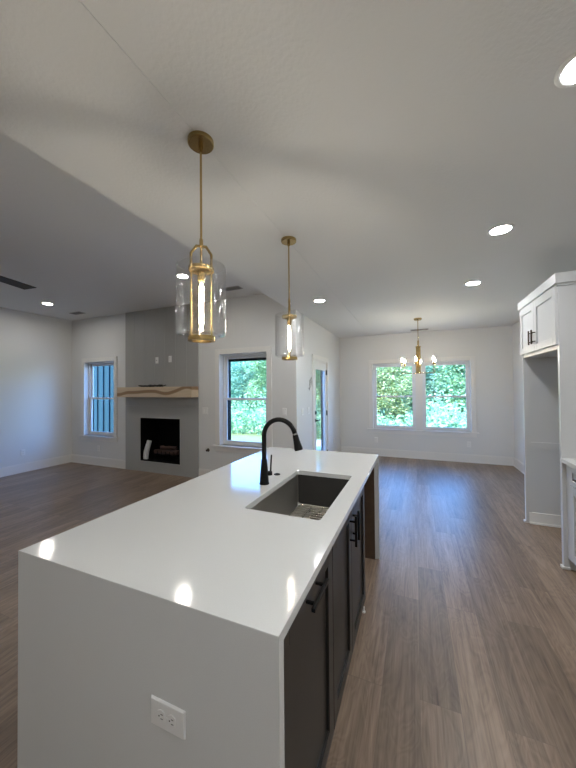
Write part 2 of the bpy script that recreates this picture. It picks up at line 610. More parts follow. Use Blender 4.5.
def dhung(parent, y, x0, x1, z0, z1, zm, ext=EXTSHADE, head=0.03, dep=0.09):
    """a double hung unit filling x0..x1, z0..z1: jamb frame, two sashes with panes, exterior trim"""
    f = 0.03
    bm = B()
    ya, yb = y+0.085, y+WT-0.005
    box(bm, x0, x0+f, ya, yb, z0, z1)
    box(bm, x1-f, x1, ya, yb, z0, z1)
    box(bm, x0+f, x1-f, ya, yb, z1-f, z1)
    box(bm, x0+f, x1-f, ya, yb, z0, z0+f)
    obj('window_frame', bevel(bm, 0.002, 1), VINYL, parent)
    s = 0.042
    for k, (za, zb, yy) in enumerate(((z0+f, zm+0.018, y+0.092), (zm-0.018, z1-f, y+0.122))):
        bm = B()
        a, b = x0+f, x1-f
        box(bm, a, a+s, yy, yy+0.028, za, zb)
        box(bm, b-s, b, yy, yy+0.028, za, zb)
        box(bm, a+s, b-s, yy, yy+0.028, za, za+(s if k == 0 else 0.036))
        box(bm, a+s, b-s, yy, yy+0.028, zb-(0.036 if k == 0 else s), zb)
        sh = obj('sash', bevel(bm, 0.003, 1), VINYL, parent)
        obj('pane', bbox(a+s-0.004, b-s+0.004, yy+0.012, yy+0.015, za+0.032, zb-0.032, 0), PANE, sh)
    bm = B()
    box(bm, x0+0.01, x0+0.055, y+WT, y+WT+dep, z0, z1)
    box(bm, x1-0.055, x1-0.01, y+WT, y+WT+dep, z0, z1)
    box(bm, x0+0.055, x1-0.055, y+WT, y+WT+dep, z1-f-s-head, z1)
    obj('exterior_trim', bm, ext, parent)

mx0, mx1 = 0.005, 0.135
t1 = sthing('trim_1', 'white casing, mullion and sill around the double dining window', 'window trim', (W1[0], YB, W1[2]))
casing(t1, YB, W1)
obj('mullion', bbox(mx0, mx1, YB-0.018, YB+WT-0.01, W1[2], W1[3]), TRIM, t1)
wn = sthing('window_1', 'left half of the double dining window', 'window', (W1[0], YB, W1[2]))
dhung(wn, YB, W1[0], mx0, W1[2], W1[3], 1.345, ext=VINYL, head=-0.02)
wn = sthing('window_2', 'right half of the double dining window', 'window', (mx1, YB, W1[2]))
dhung(wn, YB, mx1, W1[1], W1[2], W1[3], 1.345, ext=VINYL, head=-0.02)
wn = sthing('window_3', 'living room window right of the fireplace, woods outside', 'window', (W3[0], YL, W3[2]))
casing(wn, YL, W3)
dhung(wn, YL, *W3, 1.375, head=0.035)
wn = sthing('window_4', 'living room window left of the fireplace, white siding tinted as blue-lit outside', 'window', (W4[0], YL, W4[2]))
casing(wn, YL, W4)
dhung(wn, YL, *W4, 1.375, ext=EXTGREY, head=-0.02, dep=0.004)

# ------------------------------------------------------------------ glazed back door (in the side wall, faces +X)
d = sthing('door_1', 'white full glass back door with black lever in the side wall', 'door', (XD, DO[0], 0))
bm = B()
cw = 0.088
box(bm, XD, XD+0.018, DO[0]-cw, DO[0], 0, DO[3]+cw)
box(bm, XD, XD+0.018, DO[1], DO[1]+cw, 0, DO[3]+cw)
box(bm, XD, XD+0.018, DO[0], DO[1], DO[3], DO[3]+cw)
obj('casing', bevel(bm, 0.003, 1), TRIM, d)
bm = B()
XJ = XD-0.055
box(bm, XJ, XD, DO[0], DO[0]+0.025, 0.02, DO[3])
box(bm, XJ, XD, DO[1]-0.025, DO[1], 0.02, DO[3])
box(bm, XJ, XD, DO[0]+0.025, DO[1]-0.025, DO[3]-0.025, DO[3])
obj('jamb', bm, TRIM, d)
obj('threshold', bbox(XD-WD-0.03, XD, DO[0], DO[1], 0.0, 0.02), BRONZE, d)
ds = (DO[0]+0.03, DO[1]-0.03, 0.025, DO[3]-0.03)
gx = (ds[0]+0.085, ds[1]-0.10, 0.28, ds[3]-0.135)
sx0, sx1 = XD-0.048, XD-0.006
bm = B()
box(bm, sx0, sx1, ds[0], gx[0], ds[2], ds[3])
box(bm, sx0, sx1, gx[1], ds[1], ds[2], ds[3])
box(bm, sx0, sx1, gx[0], gx[1], ds[2], gx[2])
box(bm, sx0, sx1, gx[0], gx[1], gx[3], ds[3])
leaf = obj('door_leaf', bevel(bm, 0.002, 1), TRIM, d)
obj('pane', bbox(XD-0.029, XD-0.025, gx[0]-0.006, gx[1]+0.006, gx[2]-0.006, gx[3]+0.006, 0), PANE, leaf)
bm = B()
for a, b, c, e in ((gx[0]-0.018, gx[0]+0.006, gx[2]-0.018, gx[3]+0.018), (gx[1]-0.006, gx[1]+0.018, gx[2]-0.018, gx[3]+0.018)):
    box(bm, sx1, sx1+0.006, a, b, c, e)
for c, e in ((gx[2]-0.018, gx[2]+0.006), (gx[3]-0.006, gx[3]+0.018)):
    box(bm, sx1, sx1+0.006, gx[0]+0.006, gx[1]-0.006, c, e)
obj('glazing_bead', bm, TRIM, leaf)
bm = B()
lathe(bm, [(0.032, 0), (0.032, 0.008), (0.028, 0.012)], (sx1, ds[0]+0.055, 0.965), 24, 'X')
tube(bm, [(sx1+0.01, ds[0]+0.055, 0.965), (sx1+0.05, ds[0]+0.055, 0.965)], 0.011)
tube(bm, [(sx1+0.045, ds[0]+0.045, 0.965), (sx1+0.05, ds[0]+0.11, 0.967), (sx1+0.05, ds[0]+0.175, 0.965)], [0.013, 0.011, 0.009])
obj('lever_handle', bm, BLACK, leaf)
bm = B()
lathe(bm, [(0.034, 0), (0.034, 0.012), (0.026, 0.02)], (sx1, ds[0]+0.055, 1.105), 24, 'X')
box(bm, sx1+0.02, sx1+0.032, ds[0]+0.05, ds[0]+0.06, 1.088, 1.122)
obj('deadbolt', bm, BLACK, leaf)
for z in (0.25, 1.045, 1.86):
    bm = B()
    lathe(bm, [(0.008, 0), (0.008, 0.10)], (XD+0.006, ds[1]+0.006, z-0.05), 12)
    box(bm, XD-0.004, XD+0.001, ds[1]-0.028, ds[1]+0.012, z-0.05, z+0.05)
    obj('hinge', bm, BLACK, leaf)
bm = B()
box(bm, XD-WD-0.004, XJ, DO[0], DO[0]+0.04, 0.02, DO[3])
box(bm, XD-WD-0.004, XJ, DO[1]-0.04, DO[1], 0.02, DO[3])
box(bm, XD-WD-0.004, XJ, DO[0]+0.04, DO[1]-0.04, DO[3]-0.04, DO[3])
obj('exterior_trim', bm, EXTGREY, d)

# ------------------------------------------------------------------ kitchen island
IZ = 0.935
ix0, ix1, iy0, iy1 = -1.410, -0.319, 0.695, 2.915
ST = 0.03
SK = (-0.822, -0.415, 1.372, 2.150)
ct = thing('island_countertop', 'white quartz waterfall countertop of the island with a sink cut out', 'countertop', (ix0, iy0, 0))
bm = B()
hole = rrect(*SK, IZ, 0.02)
vo = [bm.verts.new(p) for p in ((ix0, iy0, IZ), (ix1, iy0, IZ), (ix1, iy1, IZ), (ix0, iy1, IZ))]
vi = [bm.verts.new(p) for p in hole]
eds = [bm.edges.new((vo[i], vo[(i+1) % 4])) for i in range(4)] + [bm.edges.new((vi[i], vi[(i+1) % len(vi)])) for i in range(len(vi))]
bmesh.ops.triangle_fill(bm, edges=eds, use_beauty=True)
ext = bmesh.ops.extrude_face_region(bm, geom=list(bm.faces))
bmesh.ops.translate(bm, verts=[g for g in ext['geom'] if isinstance(g, bmesh.types.BMVert)], vec=(0, 0, -ST))
es = [e for e in bm.edges if all(v.co.z > IZ-0.001 for v in e.verts) and len(e.link_faces) == 2 and e.calc_face_angle(0) > 0.5]
bm.faces.layers.int.new('flat')
bmesh.ops.bevel(bm, geom=es, offset=0.0022, segments=2, profile=0.6, affect='EDGES')
obj('top_slab', bm, QUARTZ, ct)
obj('waterfall_panel', bbox(ix0, ix1, iy0, iy0+ST, 0, IZ-ST, 0), QUARTZ, ct)
obj('waterfall_panel', bbox(ix0, ix1, iy1-ST, iy1, 0, IZ-ST, 0), QUARTZ, ct)
obj('plywood_backing', bbox(ix0+0.30, -0.357, iy1-ST-0.02, iy1-ST, 0.0, IZ-ST, 0), PLY, ct)
obj('back_panel', bbox(ix0+0.28, ix0+0.30, iy0+ST, iy1-ST, 0.0, IZ-ST, 0), DARK, ct)

CX = -0.355      # carcass front
def bar_handle(parent, p, axis, L=0.155, so=0.034, m=BLACK, out=(1, 0, 0)):
    """square bar pull on two posts, sticking out along out from p (bar centre on the door face)"""
    p = Vector(p)
    o = Vector(out)
    a = Vector((0, 1, 0)) if axis == 'Y' else Vector((0, 0, 1))
    bm = B()
    def bx(c, half):
        box(bm, c.x-half.x, c.x+half.x, c.y-half.y, c.y+half.y, c.z-half.z, c.z+half.z)
    hb = Vector((0.0062, 0.0062, 0.0062))
    bx(p+o*so, Vector(abs(c) for c in a)*(L/2) + hb*(1)*1.0 - Vector(abs(c) for c in a)*0.0062)
    for s in (-1, 1):
        bx(p+a*s*(L*0.31)+o*(so/2), Vector(abs(c) for c in o)*(so/2) + Vector(0.0045*(1-abs(c)) for c in o))
    return obj('handle', bevel(bm, 0.001, 1), m, parent)

def shaker(parent, name, m, x_out, x_in, y0, y1, z0, z1, st=0.062, rec=0.012):
    """shaker front facing +-X: x_out is the visible face, x_in the carcass side"""
    bm = B()
    a, b = min(x_out, x_in), max(x_out, x_in)
    box(bm, a, b, y0, y0+st, z0, z1)
    box(bm, a, b, y1-st, y1, z0, z1)
    box(bm, a, b, y0+st, y1-st, z0, z0+st)
    box(bm, a, b, y0+st, y1-st, z1-st, z1)
    s = 1 if x_in > x_out else -1
    c, e = sorted((x_out+s*rec, x_in))
    box(bm, c, e, y0+st-0.002, y1-st+0.002, z0+st-0.002, z1-st+0.002)
    return obj(name, bevel(bm, 0.0012, 1), m, parent)

def carcass(parent, x0, x1, y0, y1, z0, z1, m, toe=0.10, toe_in=0.07, front='+X', t=0.018, top=False):
    bm = B()
    box(bm, x0, x1, y0, y0+t, z0+toe, z1)
    box(bm, x0, x1, y1-t, y1, z0+toe, z1)
    box(bm, x0, x1, y0+t, y1-t, z0+toe, z0+toe+t)
    if front == '+X':
        box(bm, x0, x0+t, y0+t, y1-t, z0+toe+t, z1)
        box(bm, x1-t, x1, y0+t, y1-t, z1-0.03, z1)
        box(bm, x0, x1-toe_in, y0, y1, z0, z0+toe)
    else:
        box(bm, x1-t, x1, y0+t, y1-t, z0+toe+t, z1)
        box(bm, x0, x0+t, y0+t, y1-t, z1-0.03, z1)
        box(bm, x0+toe_in, x1, y0, y1, z0, z0+toe)
    return obj('carcass', bm, m, parent)

CZ = IZ-ST
c1 = thing('pull_out_cabinet', 'charcoal island cabinet with one wide front and a horizontal black pull, nearest the viewer', 'cabinet', (CX, iy0+ST, 0))
carcass(c1, -0.95, CX, iy0+ST+0.002, 1.281, 0, CZ, DARKIN)
dr = shaker(c1, 'drawer_front', DARK, -0.335, CX, iy0+ST+0.008, 1.280, 0.105, CZ-0.010, st=0.068)
bar_handle(dr, (-0.335, 0.995, 0.858), 'Y', 0.165)
c2 = thing('sink_cabinet', 'charcoal two door island cabinet under the sink', 'cabinet', (CX, 1.283, 0))
carcass(c2, -0.95, CX, 1.283, 2.165, 0, CZ, DARKIN)
for y0, y1, hy in ((1.286, 1.690, 1.652), (1.694, 2.162, 1.732)):
    do = shaker(c2, 'door', DARK, -0.335, CX, y0, y1, 0.105, CZ-0.010, st=0.062)
    bar_handle(do, (-0.335, hy, 0.783), 'Z', 0.16)

# sink
sk = thing('sink', 'stainless undermount sink set into the island', 'sink', ((SK[0]+SK[1])/2, (SK[2]+SK[3])/2, 0.67))
bm = B()
def skl(g, z, r):
    return rrect(SK[0]-g, SK[1]+g, SK[2]-g, SK[3]+g, z, r)
zt = IZ-ST-0.0005
loft(bm, [skl(-0.002, 0.674, 0.02), skl(0.006, 0.69, 0.02), skl(0.006, zt-0.003, 0.02), skl(0.014, zt-0.003, 0.02), skl(0.014, zt, 0.02),
          skl(0.002, zt, 0.02), skl(0.001, 0.70, 0.02), skl(-0.010, 0.681, 0.02), skl(-0.03, 0.6775, 0.02)])
obj('bowl', bm, STEEL, sk)
bm = B()
ring(bm, 0.03, 0.055, 0.0, 0.0035, ((SK[0]+SK[1])/2, 1.99, 0.6775))
lathe(bm, [(0.03, 0.0), (0.03, 0.001)], ((SK[0]+SK[1])/2, 1.99, 0.6775), 24)
obj('drain', bm, WIRE, sk)
# wire grid lying in the sink
gr = thing('sink_grid', 'bright steel wire grid lying in the bottom of the sink', 'sink grid', ((SK[0]+SK[1])/2, (SK[2]+SK[3])/2, 0.6785))
gx0, gx1, gy0, gy1 = SK[0]+0.03, SK[1]-0.03, SK[2]+0.035, SK[3]-0.035
zg = 0.6965
bm = B()
lp = rrect(gx0, gx1, gy0, gy1, zg, 0.03)
tube(bm, lp+lp[:1], 0.0035, 8)
obj('rim_wire', bm, WIRE, gr)
bm = B()
for i in range(1, 20):
    y = gy0 + (gy1-gy0)*i/20
    tube(bm, [(gx0, y, zg), (gx1, y, zg)], 0.0026, 6)
for x in (gx0+0.09, (gx0+gx1)/2, gx1-0.09):
    tube(bm, [(x, gy0, zg-0.003), (x, gy1, zg-0.003)], 0.003, 6)
obj('cross_wires', bm, WIRE, gr)
for x in (gx0+0.09, gx1-0.09):
    for y in (gy0+0.05, gy1-0.05):
        bm = B()
        lathe(bm, [(0.007, 0), (0.009, 0.004), (0.006, 0.017)], (x, y, 0.6778), 12)
        obj('rubber_foot', bm, BLACK, gr)

# faucet
fx, fy = -0.904, 1.768
fa = thing('faucet', 'matte black gooseneck pull down faucet beside the sink', 'faucet', (fx, fy, IZ))
bm = B()
lathe(bm, [(0.0315, 0), (0.0315, 0.006), (0.029, 0.010), (0.0255, 0.075), (0.021, 0.13), (0.0185, 0.155), (0.0155, 0.160)], (fx, fy, IZ), 32)
obj('body', bm, BLACK, fa)
R = 0.108
tz = 1.242
pts = [(fx, fy, IZ+0.15), (fx, fy, 1.18)]
for i in range(19):
    a = math.radians(180-166*i/18)
    pts.append((fx+R+R*math.cos(a), fy, tz+R*math.sin(a)))
bm = B()
tube(bm, pts, 0.0150, 20)
obj('spout', bm, BLACK, fa)
ea = math.radians(14)
e = Vector(pts[-1])
tdir = Vector((math.sin(ea), 0, -math.cos(ea)))
bm = B()
tube(bm, [e+tdir*0.001, e+tdir*0.010], 0.0155, 20)
obj('collar', bm, WIRE, fa)
bm = B()
tube(bm, [e+tdir*0.010, e+tdir*0.02, e+tdir*0.05, e+tdir*0.095, e+tdir*0.105], [0.0165, 0.018, 0.0200, 0.0265, 0.0250], 20)
obj('spray_head', bm, BLACK, fa)
hd = Vector((0.85, 0.53, 0)).normalized()
pv = Vector((fx, fy, IZ+0.066))
bm = B()
tube(bm, [pv+hd*0.015, pv+hd*0.045, pv+hd*0.05], [0.0155, 0.0155, 0.013], 18)
tube(bm, [pv+hd*0.040, pv+hd*0.043+Vector((0, 0, 0.055)), pv+hd*0.047+Vector((0, 0, 0.118))], [0.0062, 0.0052, 0.0048], 12)
obj('lever', bm, BLACK, fa)
bm = B()
lathe(bm, [(0.0225, 0), (0.0225, 0.004), (0.020, 0.006), (0.011, 0.006), (0.011, 0.0085), (0.009, 0.0095)], (-0.916, 1.990, IZ), 28)
tag(obj('hole_cover', bm, BLACK), 'small round dark hole cover on the countertop behind the faucet', 'hole cover')
recenter(bpy.data.objects['hole_cover'])

# scrap by the cabinet corner
bm = B()
lathe(bm, [(0.014, 0), (0.014, 0.006), (0.009, 0.010), (0.009, 0.035), (0.006, 0.038)], (-0.352, 2.172, 0.0), 14)
tag(obj('plastic_plug', bm, PLATE), 'tiny white plastic plug on the floor at the corner of the sink cabinet', 'plug')
recenter(bpy.data.objects['plastic_plug'])

# ------------------------------------------------------------------ wall plates
def wall_plate(kind, name, label, cat, c, normal, horiz=False, gangs=1, group=None):
    """plate centred at c on a surface whose outward normal is given; built in local (u, v, n) axes"""
    nrm = Vector(normal)
    up = Vector((0, 0, 1))
    u = up.cross(nrm).normalized()
    root = thing(name, label, cat, c, group)
    def put(nm, bm, m, par):
        M = Matrix((( u.x, up.x, nrm.x), (u.y, up.y, nrm.y), (u.z, up.z, nrm.z))).to_4x4()
        bmesh.ops.transform(bm, matrix=M, verts=bm.verts)
        return obj(nm, bm, m, par, local=True)
    W, H = 0.072+0.046*(gangs-1), 0.118
    if horiz:
        W, H = 0.128, 0.08
    bm = B()
    box(bm, -W/2, W/2, -H/2, H/2, 0, 0.006)
    for v in bm.verts:
        if v.co.z > 0.003:
            v.co.x *= 1-0.008/W
            v.co.y *= 1-0.008/H
    put('plate', bevel(bm, 0.001, 1), PLATE, root)
    if kind == 'outlet':
        for s in (-1, 1):
            cx, cy = (s*0.0195, 0) if horiz else (0, s*0.0195)
            bm = B()
            pts = []
            for i in range(28):
                a = 2*PI*i/28
                x, y = 0.0172*math.cos(a), 0.0172*math.sin(a)
                if horiz: x = max(-0.0135, min(0.0135, x))
                else: y = max(-0.0135, min(0.0135, y))
                pts.append((x+cx, y+cy))
            loft(bm, [[(x, y, 0.005) for x, y in pts], [(x, y, 0.0085) for x, y in pts]], False, True)
            rc = put('receptacle', bm, PLATE, root)
            bm = B()
            for dx in (-0.0062, 0.0062):
                a0, b0 = (0.003, dx) if horiz else (dx, 0.003)
                hx, hy = (0.0042, 0.0011) if horiz else (0.0011, 0.0042)
                box(bm, cx+a0-hx, cx+a0+hx, cy+b0-hy, cy+b0+hy, 0.0082, 0.0089)
            gxx, gyy = (-0.007, 0) if horiz else (0, -0.007)
            lathe(bm, [(0.0024, 0.0082), (0.0024, 0.0089)], (cx+gxx, cy+gyy, 0), 10)
            put('slot', bm, SLOT, rc)
        bm = B()
        lathe(bm, [(0.003, 0.006), (0.0025, 0.0072)], (0, 0, 0), 12)
        put('screw', bm, PLATE, root)
    elif kind == 'switch':
        for g in range(gangs):
            cx = (g-(gangs-1)/2)*0.046
            bm = B()
            vs = box(bm, cx-0.0165, cx+0.0165, -0.0335, 0.0335, 0.005, 0.009)
            for v in vs:
                if v.co.z > 0.007 and v.co.y < 0:
                    v.co.z += 0.003
            put('rocker', bevel(bm, 0.0008, 1), PLATE, root)
    elif kind == 'port':
        bm = B()
        box(bm, -0.018, 0.018, -0.034, 0.034, 0.004, 0.0068)
        ins = put('insert', bm, PLATE, root)
        bm = B()
        box(bm, -0.008, 0.008, -0.008, 0.008, 0.0060, 0.0074)
        put('jack', bm, SLOT, ins)
    return root

wall_plate('outlet', 'wall_outlet', 'white horizontal duplex outlet on the near end of the quartz island', 'outlet', (-0.671, iy0, 0.603), (0, -1, 0), horiz=True)
FPY = YL-0.02
wall_plate('outlet', 'wall_outlet', 'white outlet on the grey cladding above the mantel, right one of two plates', 'outlet', (-4.125, FPY, 2.10), (0, -1, 0))
wall_plate('port', 'cable_plate', 'white cable plate on the grey cladding above the mantel, left one of two plates', 'wall plate', (-4.440, FPY, 2.09), (0, -1, 0))
wall_plate('switch', 'light_switch', 'double light switch between the fireplace and the living room window', 'switch', (-3.365, YL, 1.17), (0, -1, 0), gangs=2)
wall_plate('switch', 'light_switch', 'single light switch right of the living room window near the wall corner', 'switch', (-1.872, YL, 1.185), (0, -1, 0))
wall_plate('switch', 'light_switch', 'double light switch on the door wall, nearer the wall corner', 'switch', (XD, 4.62, 1.17), (1, 0, 0), gangs=2)
wall_plate('switch', 'light_switch', 'light switch on the door wall right beside the door casing', 'switch', (XD, 4.92, 1.17), (1, 0, 0), gangs=2)
wall_plate('outlet', 'wall_outlet', 'low outlet under the left half of the double dining window', 'outlet', (-0.845, YB, 0.357), (0, -1, 0))
wall_plate('outlet', 'wall_outlet', 'low outlet under the right half of the double dining window', 'outlet', (0.995, YB, 0.367), (0, -1, 0))
wall_plate('outlet', 'wall_outlet', 'low outlet on the door wall between the glazed door and the corner', 'outlet', (XD, 6.62, 0.40), (1, 0, 0))
wall_plate('outlet', 'wall_outlet', 'low outlet on the bare left wall', 'outlet', (XL, 3.467, 0.375), (1, 0, 0))
wall_plate('outlet', 'wall_outlet', 'low outlet under the window left of the fireplace', 'outlet', (-6.05, YL, 0.345), (0, -1, 0))

# gas valve and loose wires
gv = thing('gas_valve', 'dark round gas key valve low on the wall right of the fireplace', 'valve', (-3.305, YL, 0.50))
bm = B()
lathe(bm, [(0.030, 0), (0.030, -0.004), (0.024, -0.010)], (-3.305, YL, 0.50), 24, 'Y')
obj('flange', bm, BRONZE, gv)
bm = B()
lathe(bm, [(0.012, -0.008), (0.012, -0.03), (0.019, -0.032), (0.019, -0.045), (0.015, -0.047)], (-3.305, YL, 0.50), 18, 'Y')
obj('knob', bm, BRONZE, gv)
lw = thing('loose_wires', 'short loose wires curling out of the wall left of the glazed door', 'wires', (XD, 4.97, 1.66))
for k, (dy, dz, r) in enumerate(((0.0, 0.0, 0.055), (0.03, 0.06, 0.04), (-0.03, -0.03, 0.035))):
    bm = B()
    tube(bm, [(XD-0.004, 4.97, 1.66)] + [(XD+0.012+0.012*math.sin(i*0.7+k), 4.97+dy+r*math.sin(i*0.5), 1.66+dz-0.012*i+r*math.cos(i*0.5)*0.8) for i in range(1, 11)], 0.0045, 6)
    obj('wire', bm, mat('grey_wire', (0.22, 0.22, 0.22), 0.5) if k == 0 else bpy.data.materials['grey_wire'], lw)

# ------------------------------------------------------------------ fireplace
fp = thing('fireplace', 'grey clad chimney breast with a square black firebox', 'fireplace', ((FPX0+FPX1)/2, FPY, 0))
def clad(y0, y1, z0, z1, hole=None, bw=0.30):
    return grid_wall('Y', y0, y1, FPX0, FPX1, z0, z1, [hole] if hole else [])
bm = B()
k = 7
for i in range(k):
    a = FPX0 + (FPX1-FPX0)*i/k
    b = FPX0 + (FPX1-FPX0)*(i+1)/k
    box(bm, a, b-0.0025, FPY, YL, 1.50, LC)
box(bm, FPX0, FPX1, YL-0.008, YL, 1.50, LC)
obj('upper_cladding', bm, GREY, fp)
obj('surround', clad(FPY, YL, 0, 1.235, FB), GREY, fp)
obj('surround_header', bbox(FPX0, FPX1, FPY, YL, 1.238, 1.50, 0.001), GREY, fp)
bm = B()
t = 0.022
box(bm, FB[0]-0.012, FB[1]+0.012, FPY-0.006, FPY, FB[3], FB[3]+0.012)
box(bm, FB[0]-0.012, FB[1]+0.012, FPY-0.006, FPY, FB[2]-0.012, FB[2])
box(bm, FB[0]-0.012, FB[0], FPY-0.006, FPY, FB[2], FB[3])
box(bm, FB[1], FB[1]+0.012, FPY-0.006, FPY, FB[2], FB[3])
obj('tile_edge_trim', bm, mat('light_grey_edge', (0.42, 0.42, 0.41), 0.4), fp)
bm = B()
x0, x1, z0, z1 = FB
dy = YL+0.42
vs = {}
def q(*p):
    bm.faces.new([bm.verts.new(v) for v in p])
e = 0.002
box(bm, x0, x0+t, FPY+e, dy, z0, z1)
box(bm, x1-t, x1, FPY+e, dy, z0, z1)
box(bm, x0+t, x1-t, FPY+e, dy, z1-t, z1)
box(bm, x0+t, x1-t, FPY+e, dy, z0, z0+t)
box(bm, x0, x1, dy, dy+0.01, z0, z1)
obj('firebox', bm, FBOX, fp)
bm = B()
for i in range(6):
    x = -4.62+0.10*i
    tube(bm, [(x, YL+0.06, z0+t+0.17), (x, YL+0.07, z0+t+0.09), (x, YL+0.27, z0+t+0.09)], 0.007, 8)
for x in (-4.60, -4.14):
    for y in (YL+0.09, YL+0.25):
        tube(bm, [(x, y, z0+t), (x, y, z0+t+0.09)], 0.008, 8)
tube(bm, [(-4.64, YL+0.10, z0+t+0.088), (-4.10, YL+0.10, z0+t+0.088)], 0.007, 8)
tube(bm, [(-4.64, YL+0.24, z0+t+0.088), (-4.10, YL+0.24, z0+t+0.088)], 0.007, 8)
obj('grate', bm, FBOX, fp)
fl = thing('log_set', 'reddish brown logs on the grate inside the firebox', 'logs', (-4.37, YL+0.17, z0+t+0.095))
for (a, b, r) in (((-4.64, YL+0.12, 0.36), (-4.10, YL+0.14, 0.355), 0.042), ((-4.60, YL+0.23, 0.365), (-4.12, YL+0.21, 0.36), 0.045), ((-4.52, YL+0.15, 0.44), (-4.20, YL+0.22, 0.435), 0.035)):
    a, b = Vector(a), Vector(b)
    bm = B()
    n = 9
    tube(bm, [a.lerp(b, i/(n-1)) + Vector((0, 0, 0.006*math.sin(i*1.7))) for i in range(n)], [r*(0.9+0.12*math.sin(i*2.3)) for i in range(n)], 12)
    obj('log', bm, LOG, fl)
bm = B()
pp = [Vector((-4.775, YL+0.03, z0+t+0.006)), Vector((-4.768, YL+0.035, 0.36)), Vector((-4.745, YL+0.045, 0.45)), Vector((-4.715, YL+0.06, 0.57))]
tube(bm, pp, [0.046, 0.05, 0.046, 0.043], 18)
tag(obj('rolled_paper', bm, PAPER), 'pale rolled paper standing inside the firebox at its left side', 'paper roll')
recenter(bpy.data.objects['rolled_paper'])

mt = obj('mantel', bbox(-5.264, -3.490, 4.160, FPY, 1.408, 1.594, 0.004), MANTEL)
recenter(mt)
mt.data.transform(Matrix.Translation((0, 0, -0.093)))
mt.location.z += 0.093
tag(mt, 'pale wood beam mantel with a brown streak above the firebox', 'mantel')
bm = B()
r2 = random.Random(3)
def squiggle(x0, x1, y, amp, n=40):
    return [(x0+(x1-x0)*i/n + 0.03*math.sin(i*1.9), y+0.05*math.sin(i*0.83), 1.594+0.008+amp*abs(math.sin(i*0.61+x0))) for i in range(n+1)]
tube(bm, squiggle(-4.74, -4.42, 4.22, 0.022), 0.008, 6)
tube(bm, squiggle(-4.50, -4.18, 4.23, 0.03), 0.008, 6)
tube(bm, squiggle(-4.72, -4.24, 4.20, 0.014), 0.008, 6)
cb = tag(obj('coiled_cable', bm, CABLE), 'dark tangled cable lying on the mantel', 'cable')
recenter(cb)

# ------------------------------------------------------------------ pendants
def pendant(label, x, y, rz, fil):
    p = thing('pendant_light', label, 'pendant light', (x, y, 1.775), 'pendants over the island', rz)
    z = -1.775
    def O(nm, bm, m, par=p):
        return obj(nm, bm, m, par, local=True)
    bm = B(); lathe(bm, [(0.057, KC+z-0.022), (0.061, KC+z-0.018), (0.061, KC+z)], n=40); O('ceiling_canopy', bm, BRASS)
    bm = B(); tube(bm, [(0, 0, KC+z-0.02), (0, 0, 2.235+z)], 0.0055, 12)
    tube(bm, [(0, 0, KC+z-0.022), (0, 0, KC+z-0.05)], 0.011, 12)
    tube(bm, [(0, 0, 2.265+z), (0, 0, 2.23+z)], 0.009, 12); O('rod', bm, BRASS)
    bm = B()
    a = 0.047
    tube(bm, [(-a, 0, 2.12+z), (-a, 0, 2.195+z), (-0.022, 0, 2.232+z), (0.022, 0, 2.232+z), (a, 0, 2.195+z), (a, 0, 2.12+z)], 0.0068, 8)
    O('yoke', bm, BRASS)
    bm = B(); tube(bm, [(0, 0, 2.232+z), (0, 0, 2.125+z)], 0.006, 10); lathe(bm, [(0.019, 2.115+z), (0.019, 2.068+z), (0.015, 2.06+z)], n=20); O('socket', bm, BRASS)
    bm = B(); ring(bm, 0.042, 0.060, 2.112+z, 2.128+z)
    box(bm, -0.05, 0.05, -0.006, 0.006, 2.114+z, 2.126+z); O('top_ring', bm, BRASS)
    for s in (-1, 1):
        bm = B(); tube(bm, [(s*a, 0, 2.12+z), (s*a, 0, 1.79+z)], 0.0042, 8); O('side_rod', bm, BRASS)
    bm = B(); ring(bm, 0.046, 0.064, 1.775+z, 1.797+z, n=40); O('bottom_ring', bm, BRASS)
    bm = B()
    R, T = 0.116, 0.004
    lathe(bm, [(0.055, 1.800+z), (R-0.014, 1.800+z), (R-0.004, 1.804+z), (R, 1.815+z), (R, 2.125+z), (R-0.003, 2.134+z), (R-0.010, 2.138+z), (R-0.012, 2.134+z),
               (R-T-0.003, 2.125+z), (R-T, 1.817+z), (R-0.012, 1.806+z), (0.055, 1.805+z)], n=56, cap0=False, cap1=False)
    for v in bm.verts:
        v.co.x *= 1+0.006*math.sin(v.co.z*37+v.co.y*60)
        v.co.y *= 1+0.006*math.sin(v.co.z*43+v.co.x*70)
    O('glass_shade', bm, SHADE)
    bm = B(); lathe(bm, [(0.011, 2.062+z), (0.019, 2.045+z), (0.019, 1.85+z), (0.012, 1.835+z), (0.002, 1.832+z)], n=20)
    bl = O('bulb', bm, BULBG)
    bm = B()
    tube(bm, [(0, 0, 2.05+z), (0, 0, 2.04+z), (0, 0, 1.86+z), (0, 0, 1.85+z)], [0.004, 0.0085, 0.0085, 0.004], 14)
    O('filament', bm, fil, bl)
    return p
pendant('brass pendant with clear glass cylinder over the island, nearer and larger', -0.942, 1.196, math.atan2(1.196, -0.935)-PI/2, FILAM)
pendant('brass pendant with clear glass cylinder over the far end of the island', -0.928, 2.275, math.atan2(2.275, -0.928)+math.radians(4), FILAM_DIM)

